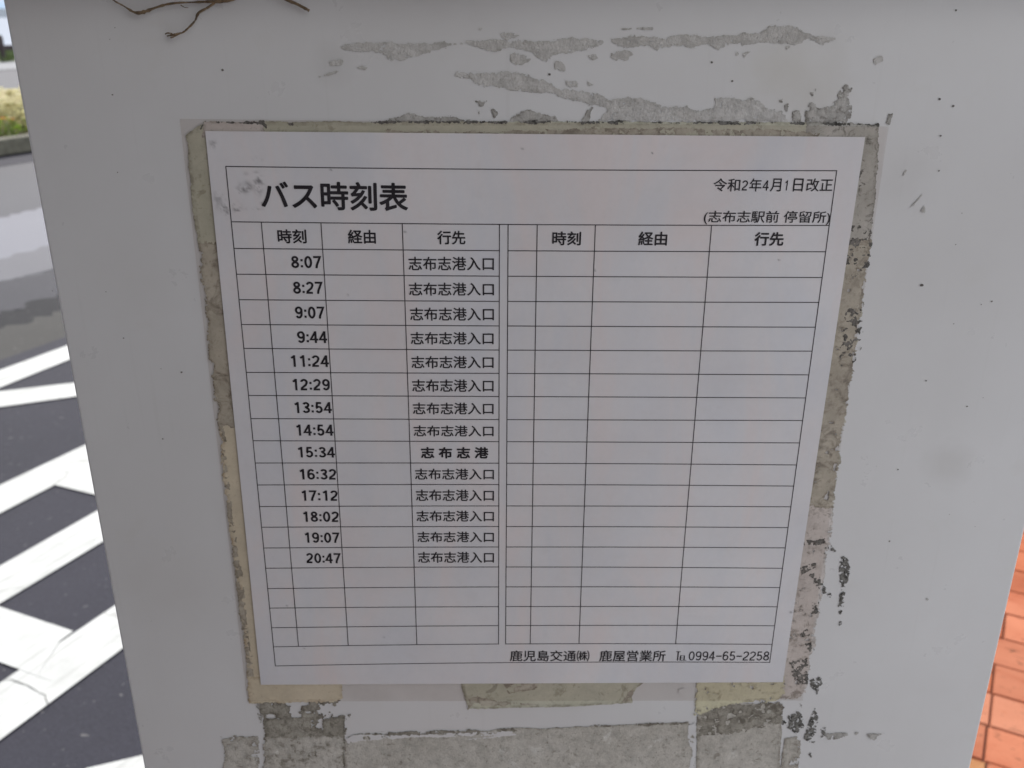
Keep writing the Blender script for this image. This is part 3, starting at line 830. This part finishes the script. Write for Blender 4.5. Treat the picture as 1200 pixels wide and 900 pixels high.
for (px, py, rx, ry, a) in [(250, 168, 4, 3.5, .75), (303, 186, 4, 2, .6), (289, 219, 6, 5, .8), (282, 226, 4, 6, .75), (304, 216, 5, 9, .65), (263, 241, 6, 6, .7), (268, 250, 4, 4, .7), (279, 243, 4, 5, .85), (257, 232, 5, 7, .35), (299, 244, 9, 1.2, .35), (308, 238, 2, 2, .5), (301, 201, 3, 1.2, .4), (289, 203, 3, 2, .25), (475, 271, 1.3, 1.3, .9), (388, 198.5, 1.2, 1, .9), (357, 758, 1.5, .8, .9), (337, 708, 1, 1, .8), (926, 716, 2, 1.5, .8), (764, 179, 1, 1, .8), (697, 316, 1.2, 1.2, .7), (450, 745, 1, 1, .7), (912, 304, 1.2, 1, .7), (408, 345, 1, 1, .7), (612, 174, 1.2, 1, .7)]:
    x, z = on_board(px, py)
    k = 0.438 / F_PX * 1.0
    g = np.exp(-((V[:, 0] - x) / (rx * k)) ** 2 - ((V[:, 2] - z) / (ry * k)) ** 2)
    if rx > 3: g = np.clip(g * 1.6, 0, 1) * np.clip(0.25 + 4.5 * fbm(V[:, 0] + 4, V[:, 2] + 4, 380, int(px), 4, 0.7), 0, 1.1)
    sm = np.maximum(sm, min(1.0, a * 1.25) * g)
at = paper.data.attributes.new('smudge', 'FLOAT', 'POINT')
at.data.foreach_set('value', np.clip(sm, 0, 1).astype(np.float32))

# the film's margin all round
fo = [on_board(*p) for p in [(211, 139), (1041, 148), (940, 820), (290, 821)]]
fv, ff = [], []
n = 24
def ringpts(P, y):
    out = []
    for k in range(4):
        a, b = P[k], P[(k + 1) % 4]
        for i in range(n):
            u = i / n
            out.append((a[0] * (1 - u) + b[0] * u, y, a[1] * (1 - u) + b[1] * u))
    return out
inner = ringpts(PB, PY + 0.00005); outer = ringpts(fo, -0.0007)
fv = inner + outer
N4 = 4 * n
ff = [(i, (i + 1) % N4, N4 + (i + 1) % N4, N4 + i) for i in range(N4)]
from_data('laminate_margin', fv, ff, M['film'], tt)

# printed rules
rowL = [290.3, 320.5, 350.3, 379.3, 407.2, 435.3, 462.3, 489.3, 515.2, 541.3, 567, 592.2, 616.4, 640.7, 664.4, 688.2, 711, 734, 756.3]
rowM = [293, 322.8, 352.3, 381, 409.2, 436.5, 463.5, 490.5, 516.3, 541.5, 566.5, 591.5, 615.6, 639.5, 662.9, 686.2, 709.3, 731.5, 753]
rowR = [294.3, 324.4, 353.5, 382.5, 410.5, 438.2, 465.2, 491.6, 517.8, 543.6, 568.3, 592.5, 616.9, 640.6, 664.5, 687, 709.5, 731.7, 753.5]
def lerp_line(a, b, y): return a[0] + (b[0] - a[0]) * (y - a[1]) / (b[1] - a[1])
fl = ((265.5, 194.5), (323.3, 778.7)); fr = ((979.5, 199.5), (901.3, 774.5))
def curve3(yl, ym, yr, xl, xr):
    xm = 588.0
    def f(x):
        return yl * (x - xm) * (x - xr) / ((xl - xm) * (xl - xr)) + ym * (x - xl) * (x - xr) / ((xm - xl) * (xm - xr)) + yr * (x - xl) * (x - xm) / ((xr - xl) * (xr - xm))
    return f
bm = bmesh.new()
LW = 0.00044
def rule(pts, w=LW):
    q = [on_board(*p) for p in pts]
    for a, b in zip(q, q[1:]):
        d = Vector((b[0] - a[0], b[1] - a[1])); L = d.length; d /= L
        nrm = Vector((-d.y, d.x)) * w / 2
        e = d * w * 0.25
        A, B = Vector(a) - e, Vector(b) + e
        bm.faces.new([bm.verts.new((v.x, TY + 0.00005, v.y)) for v in (A + nrm, A - nrm, B - nrm, B + nrm)])
def hrule(f, x0, x1):
    n = 1
    rule([(x0 + (x1 - x0) * i / n, f(x0 + (x1 - x0) * i / n)) for i in range(n + 1)])
top = curve3(194.5, 198, 199.5, 265.5, 979.5)
head = curve3(259.2, 262.3, 263.5, 272, 970.3)
foot = curve3(778.7, 774.8, 774.5, 323.3, 901.3)
def curved(f, x0, x1, n):
    for i in range(n): hrule(f, x0 + (x1 - x0) * i / n, x0 + (x1 - x0) * (i + 1) / n)
curved(top, 265.5, 979.5, 6); curved(head, 272, 970.3, 6); curved(foot, 323.3, 901.3, 6)
rule(fl); rule(fr)
cols_t = [307, 376.7, 471.7, 585.3, 595.5, 629.5, 697.5, 833.3]
cols_b = [350.3, 408.5, 488.7, 584.2, 592.5, 621.3, 678.3, 791.3]
rowf = []
for yl, ym, yr in zip(rowL, rowM, rowR):
    rowf.append(curve3(yl, ym, yr, lerp_line(*fl, yl), lerp_line(*fr, yr)))
vl = []
for a, b in zip(cols_t, cols_b):
    p0, p1 = (a, head(a)), (b, rowf[-1](b))
    vl.append((p0, p1)); rule([p0, p1])
for f, yl, yr in zip(rowf, rowL, rowR):
    xa, xb = lerp_line(*vl[3], f(585)), lerp_line(*vl[4], f(594))
    curved(f, lerp_line(*fl, yl), xa, 3); curved(f, xb, lerp_line(*fr, yr), 3)
from_bm('ruled_lines', bm, M['ink_line'], tt)

# printed text: Blender's own font, fitted to the box it fills on the sheet
def text_part(name, s, bl, br, top_y, bold=0.0, mat=None, fit=True, shear=0.0):
    cu = bpy.data.curves.new('text', 'FONT')
    cu.body = s
    cu.size = 1.0
    cu.resolution_u = 6
    ob = bpy.data.objects.new('text', cu)
    col.objects.link(ob)
    bpy.context.view_layer.update()
    me = bpy.data.meshes.new_from_object(ob.evaluated_get(bpy.context.evaluated_depsgraph_get()))
    bpy.data.objects.remove(ob); bpy.data.curves.remove(cu)
    co = np.zeros(len(me.vertices) * 3); me.vertices.foreach_get('co', co); co = co.reshape(-1, 3)
    lo, hi = co.min(0), co.max(0)
    A, B = Vector(on_board(*bl)), Vector(on_board(*br))
    mx = (bl[0] + br[0]) / 2
    T = Vector(on_board(mx, top_y))
    u = B - A
    v = Vector((-u.y, u.x)).normalized()
    H = (T - (A + B) / 2).dot(v)
    for k, vert in enumerate(me.vertices):
        a = (co[k, 0] - lo[0]) / (hi[0] - lo[0]); b = (co[k, 1] - lo[1]) / (hi[1] - lo[1])
        p = A + u * a + v * (H * b)
        vert.co = (p.x, TY, p.y)
    if bold > 0:                                     # heavier strokes: the glyphs overlaid a hair apart
        nb = bmesh.new(); nb.from_mesh(me)
        d0 = bold * u.length / (hi[0] - lo[0])
        base = list(nb.faces)
        for k in range(8):
            r = bmesh.ops.duplicate(nb, geom=base)
            off = Vector((math.cos(k * math.pi / 4) * d0, -0.000004 * (k + 1), math.sin(k * math.pi / 4) * d0))
            for g in r['geom']:
                if isinstance(g, bmesh.types.BMVert): g.co += off
        nb.to_mesh(me); nb.free()
    me.materials.clear()
    me.name = name
    return link_mesh(name, me, mat or M['ink'], tt)

def arc(cx, cy, rx, ry, a0, a1, n=14):
    return [(cx + rx * math.cos(R(a0 + (a1 - a0) * i / n)), cy + ry * math.sin(R(a0 + (a1 - a0) * i / n))) for i in range(n + 1)]
def digit_strokes(c, w):
    l, r, t, b = w / 2, 0.58 - w / 2, 1 - w / 2, w / 2
    cx, rx = 0.29, 0.29 - w / 2
    if c == '0': return [arc(cx, .5, rx, .5 - w / 2, 90, 450, 28)]
    if c == '1': return [[(.36, b - w / 2), (.36, 1.0)], [(.36, .93), (.25, .83), (.12, .78)]]
    if c == '2': return [arc(cx, .715, rx, .285 - w / 2, 170, -25, 12) + [(.40, .46), (l + .02, .20), (l, b), (r, b)]]
    if c == '3': return [arc(cx, .735, rx - .02, .265 - w / 2, 160, -90, 14), arc(cx, .275, rx, .275 - w / 2, 90, -162, 14), [(cx - .09, .535), (cx + .03, .535)]]
    if c == '4': return [[(.40, 0), (.40, 1.0)], [(.40, .97), (.03, .30), (.58, .30)]]
    if c == '5': return [[(r - .02, t), (l + .08, t), (l + .03, .50)], [(l + .03, .50)] + arc(cx - .01, .33, rx, .33 - w / 2, 140, -158, 16)]
    if c == '6': return [arc(cx, .32, rx, .32 - w / 2, 0, 360, 22), [(l, .32), (l + .005, .52)] + arc(cx + .01, .62, rx, .38 - w / 2, 175, 35, 12)]
    if c == '7': return [[(l - w / 2, t), (r, t), (.36, .55), (.24, .25), (.20, 0)]]
    if c == '8': return [arc(cx, .745, rx - .03, .255 - w / 2, 90, 450, 22), arc(cx, .28, rx, .28 - w / 2, 90, 450, 22)]
    if c == '9': return [arc(cx, .68, rx, .32 - w / 2, 0, 360, 22), [(r, .68), (r - .005, .48)] + arc(cx - .01, .38, rx, .38 - w / 2, -5, -145, 12)]
    if c == '℡': return [[(0, 1 - w / 2), (.24, 1 - w / 2)], [(.12, 0), (.12, 1)], [(.40, w / 2), (.26, w / 2), (.26, .56 - w / 2), (.40, .56 - w / 2)], [(.26, .28), (.38, .28)], [(.46, .56), (.46, w / 2), (.58, w / 2)]]
    if c == '-': return [[(.02, .47), (.56, .47)]]
    if c == ':': return [[(.10, 0.06), (.10, 0.06 + w * 1.1)], [(.10, .56), (.10, .56 + w * 1.1)]]
def number_part(name, s, x0, x1, yt, yb, w=0.14, gap=0.10):
    bm = bmesh.new()
    x, boxes = 0.0, []
    for c in s:
        boxes.append((c, x)); x += (0.20 if c == ':' else 0.58) + gap
    W = x - gap
    off1 = 0.12 if s[0] == '1' else 0.0
    A, B = Vector(on_board(x0, yb)), Vector(on_board(x1, yb + .15))
    u = (B - A) / (W - off1)
    T = Vector(on_board((x0 + x1) / 2, yt))
    v = Vector((-u.y, u.x)).normalized() * (T - (A + B) / 2).length
    dep = 0
    def put(px, py, dd):
        p = A + u * (px - off1) + v * py
        return bm.verts.new((p.x, TY - dd * 0.000002, p.y))
    for c, ox in boxes:
        for stv in digit_strokes(c, w):
            dep += 1
            P = [Vector(p) for p in stv]
            n = len(P); closed = (P[0] - P[-1]).length < 1e-4
            ring = []
            for i, p in enumerate(P):
                a = P[i - 1] if i > 0 else (P[-2] if closed else None)
                b = P[i + 1] if i < n - 1 else (P[1] if closed else None)
                d1 = (p - a).normalized() if a is not None else None
                d2 = (b - p).normalized() if b is not None else None
                d1 = d1 or d2; d2 = d2 or d1
                n1, n2 = Vector((-d1.y, d1.x)), Vector((-d2.y, d2.x))
                mm = (n1 + n2)
                mm = mm.normalized() if mm.length > 1e-6 else n1
                k = min(1.6, 1 / max(.3, mm.dot(n1)))
                o_ = mm * (w / 2 * k)
                ring.append((put(ox + p.x + o_.x, p.y + o_.y, dep % 7), put(ox + p.x - o_.x, p.y - o_.y, dep % 7)))
            for (a, b), (c_, d_) in zip(ring, ring[1:]):
                try: bm.faces.new((a, b, d_, c_))
                except ValueError: pass
    return from_bm(name, bm, M['ink'], tt)

text_part('title_text', 'バス時刻表', (308.3, 243.6), (478, 246.4), 213, 0.021)
RD = 'revision_date_text'
for t_, x0, x1 in [('令和', 835, 865.8), ('年', 877, 890.8), ('月', 901.3, 913.7), ('日', 928, 939.2), ('改正', 943.3, 973.7)]:
    text_part(RD, t_, (x0, 223.6), (x1, 223.7), 208.7, 0.010)
for t_, x0, x1 in [('2', 868.3, 874.9), ('4', 892.6, 899.4), ('1', 918.4, 922.4)]:
    number_part(RD, t_, x0, x1, 210.8, 222.6, 0.13)
text_part('stop_name_text', '(志布志駅前 停留所)', (823.7, 262), (970.8, 262.6), 246.6, 0.008)
HD = 'column_heading'
for t_, x0, x1, yt, yb, bo in [('時刻', 327, 360, 268.3, 284, .021), ('経由', 408.8, 440.8, 268.8, 284.3, .021), ('行先', 513, 545.3, 270, 285.3, .021), ('時刻', 647.2, 680, 270.8, 286.3, .021), ('経由', 747.5, 780.5, 271, 286.5, .021), ('行先', 883, 916.3, 271.7, 286.8, .027)]:
    text_part(HD, t_, (x0, yb), (x1, yb + .2), yt, bo)
TM = [('8:07', 342.5, 377.5, 299.2, 313.3), ('8:27', 344.7, 379.2, 329.2, 343.3), ('9:07', 347, 381.3, 358.3, 372.2), ('9:44', 349.5, 384.2, 387.2, 400.8), ('11:24', 342.5, 386.3, 415.3, 428.7), ('12:29', 344.5, 387.5, 443, 456.2), ('13:54', 346.7, 389.7, 470, 482.8), ('14:54', 348.8, 391.7, 496.3, 509.2), ('15:34', 350.8, 393.3, 522.5, 534.7), ('16:32', 352.8, 395, 548.3, 560.5), ('17:12', 355, 396.7, 573.3, 585.3), ('18:02', 356.7, 398, 598, 610), ('19:07', 358.7, 398.7, 622.5, 634.5), ('20:47', 360, 400, 646.7, 658.3)]
for t_, x0, x1, yt, yb in TM:
    number_part('departure_time', t_, x0, x1, yt, yb, 0.168)
DS = [(479.5, 578.7, 300.3, 315.8), (480, 578.7, 330.5, 345.3), (481.2, 578.7, 359.7, 374.5), (482, 578.3, 388.3, 402.5), (482.8, 578.3, 416.3, 430.3), (483.7, 578.3, 443.7, 457.8), (484.5, 578.3, 470.8, 484.2), (485.3, 578.3, 497.5, 510), (494.2, 572, 523, 535.5), (487, 578.7, 548, 560.5), (488, 578.7, 572.5, 585.5), (488.7, 578.7, 597.2, 609.5), (489.7, 578.7, 621.7, 633.7), (490.5, 578.7, 645.3, 657.8)]
for k, (x0, x1, yt, yb) in enumerate(DS):
    text_part('destination_text', '志 布 志 港' if k == 8 else '志布志港入口', (x0, yb), (x1, yb + .1), yt, 0.032 if k == 8 else 0.013)
CT = 'company_text'
text_part(CT, '鹿児島交通㈱', (597.5, 773), (690, 773), 760.6, 0.012)
text_part(CT, '鹿屋営業所', (702, 773), (778.7, 773), 760.6, 0.012)
number_part('telephone_text', '℡', 790.8, 803.6, 761.7, 772.2, 0.065)
number_part('telephone_text', '0994-65-2258', 806.2, 900, 761.7, 772.2, 0.12, 0.10)

# ------------------------------------------------------------------ dry straw hanging from under the cap
def straw(label, pts, radii, twigs=()):
    bm = bmesh.new()
    def conv(q, off0):
        out = []
        for k, (x, y) in enumerate(q):
            bx, bz = on_board(x, y)
            out.append((bx, -off0 - 0.0012 * math.sin(k * 1.3) ** 2, bz))
        return out
    def smooth(q, r):
        P, Rr = [], []
        for i in range(len(q) - 1):
            p0, p1, p2, p3 = (Vector(q[max(0, min(len(q) - 1, i + d))]) for d in (-1, 0, 1, 2))
            for s in range(5):
                t = s / 5
                P.append(0.5 * ((2 * p1) + (-p0 + p2) * t + (2 * p0 - 5 * p1 + 4 * p2 - p3) * t * t + (-p0 + 3 * p1 - 3 * p2 + p3) * t ** 3))
                Rr.append((r[i] * (1 - t) + r[i + 1] * t) * random.uniform(.68, 1.25))
        P.append(Vector(q[-1])); Rr.append(r[-1])
        return P, Rr
    P, Rr = smooth(conv(pts, 0.0028), radii); bm_tube(bm, P, Rr, 7)
    for q, r in twigs:
        P, Rr = smooth(conv(q, 0.0024), r); bm_tube(bm, P, Rr, 6)
    o = from_bm('dry_straw', bm, M['straw'], None, True)
    return tag(o, label, 'straw')
k = 0.00034
straw('long kinked brown straw with a loose forked end, hanging from the top edge', [(128,-16),(136,-1),(148,7),(161,14.5),(172,14),(186,8.5),(205,4),(230,2.5),(250,1.8),(268,0.5),(285,-6),(300,-16)], [1.0*k,1.2*k,1.1*k,1.9*k,2.2*k,1.7*k,1.5*k,1.4*k,2*k,2.6*k,2.2*k,1.5*k],
      [([(256,1.5),(246,9),(235,15),(231,24),(224,32),(216,38),(208,40),(198,42)], [1.6*k,1.4*k,1.7*k,1.2*k,1.2*k,1.4*k,1.8*k,.8*k]), ([(214,38),(206,43),(202,44)], [1.1*k,1.1*k,.6*k]), ([(204,39),(199,38.5),(196,40)], [1.*k,1.1*k,.6*k]), ([(214,6),(219,8.5),(223,9)], [.6*k,.5*k,.3*k])])
straw('short thick brown straw stub pointing down to the right', [(318,-16),(335,-2),(350,5),(364,12.5)], [2.0*k,2.4*k,2.6*k,2.0*k])
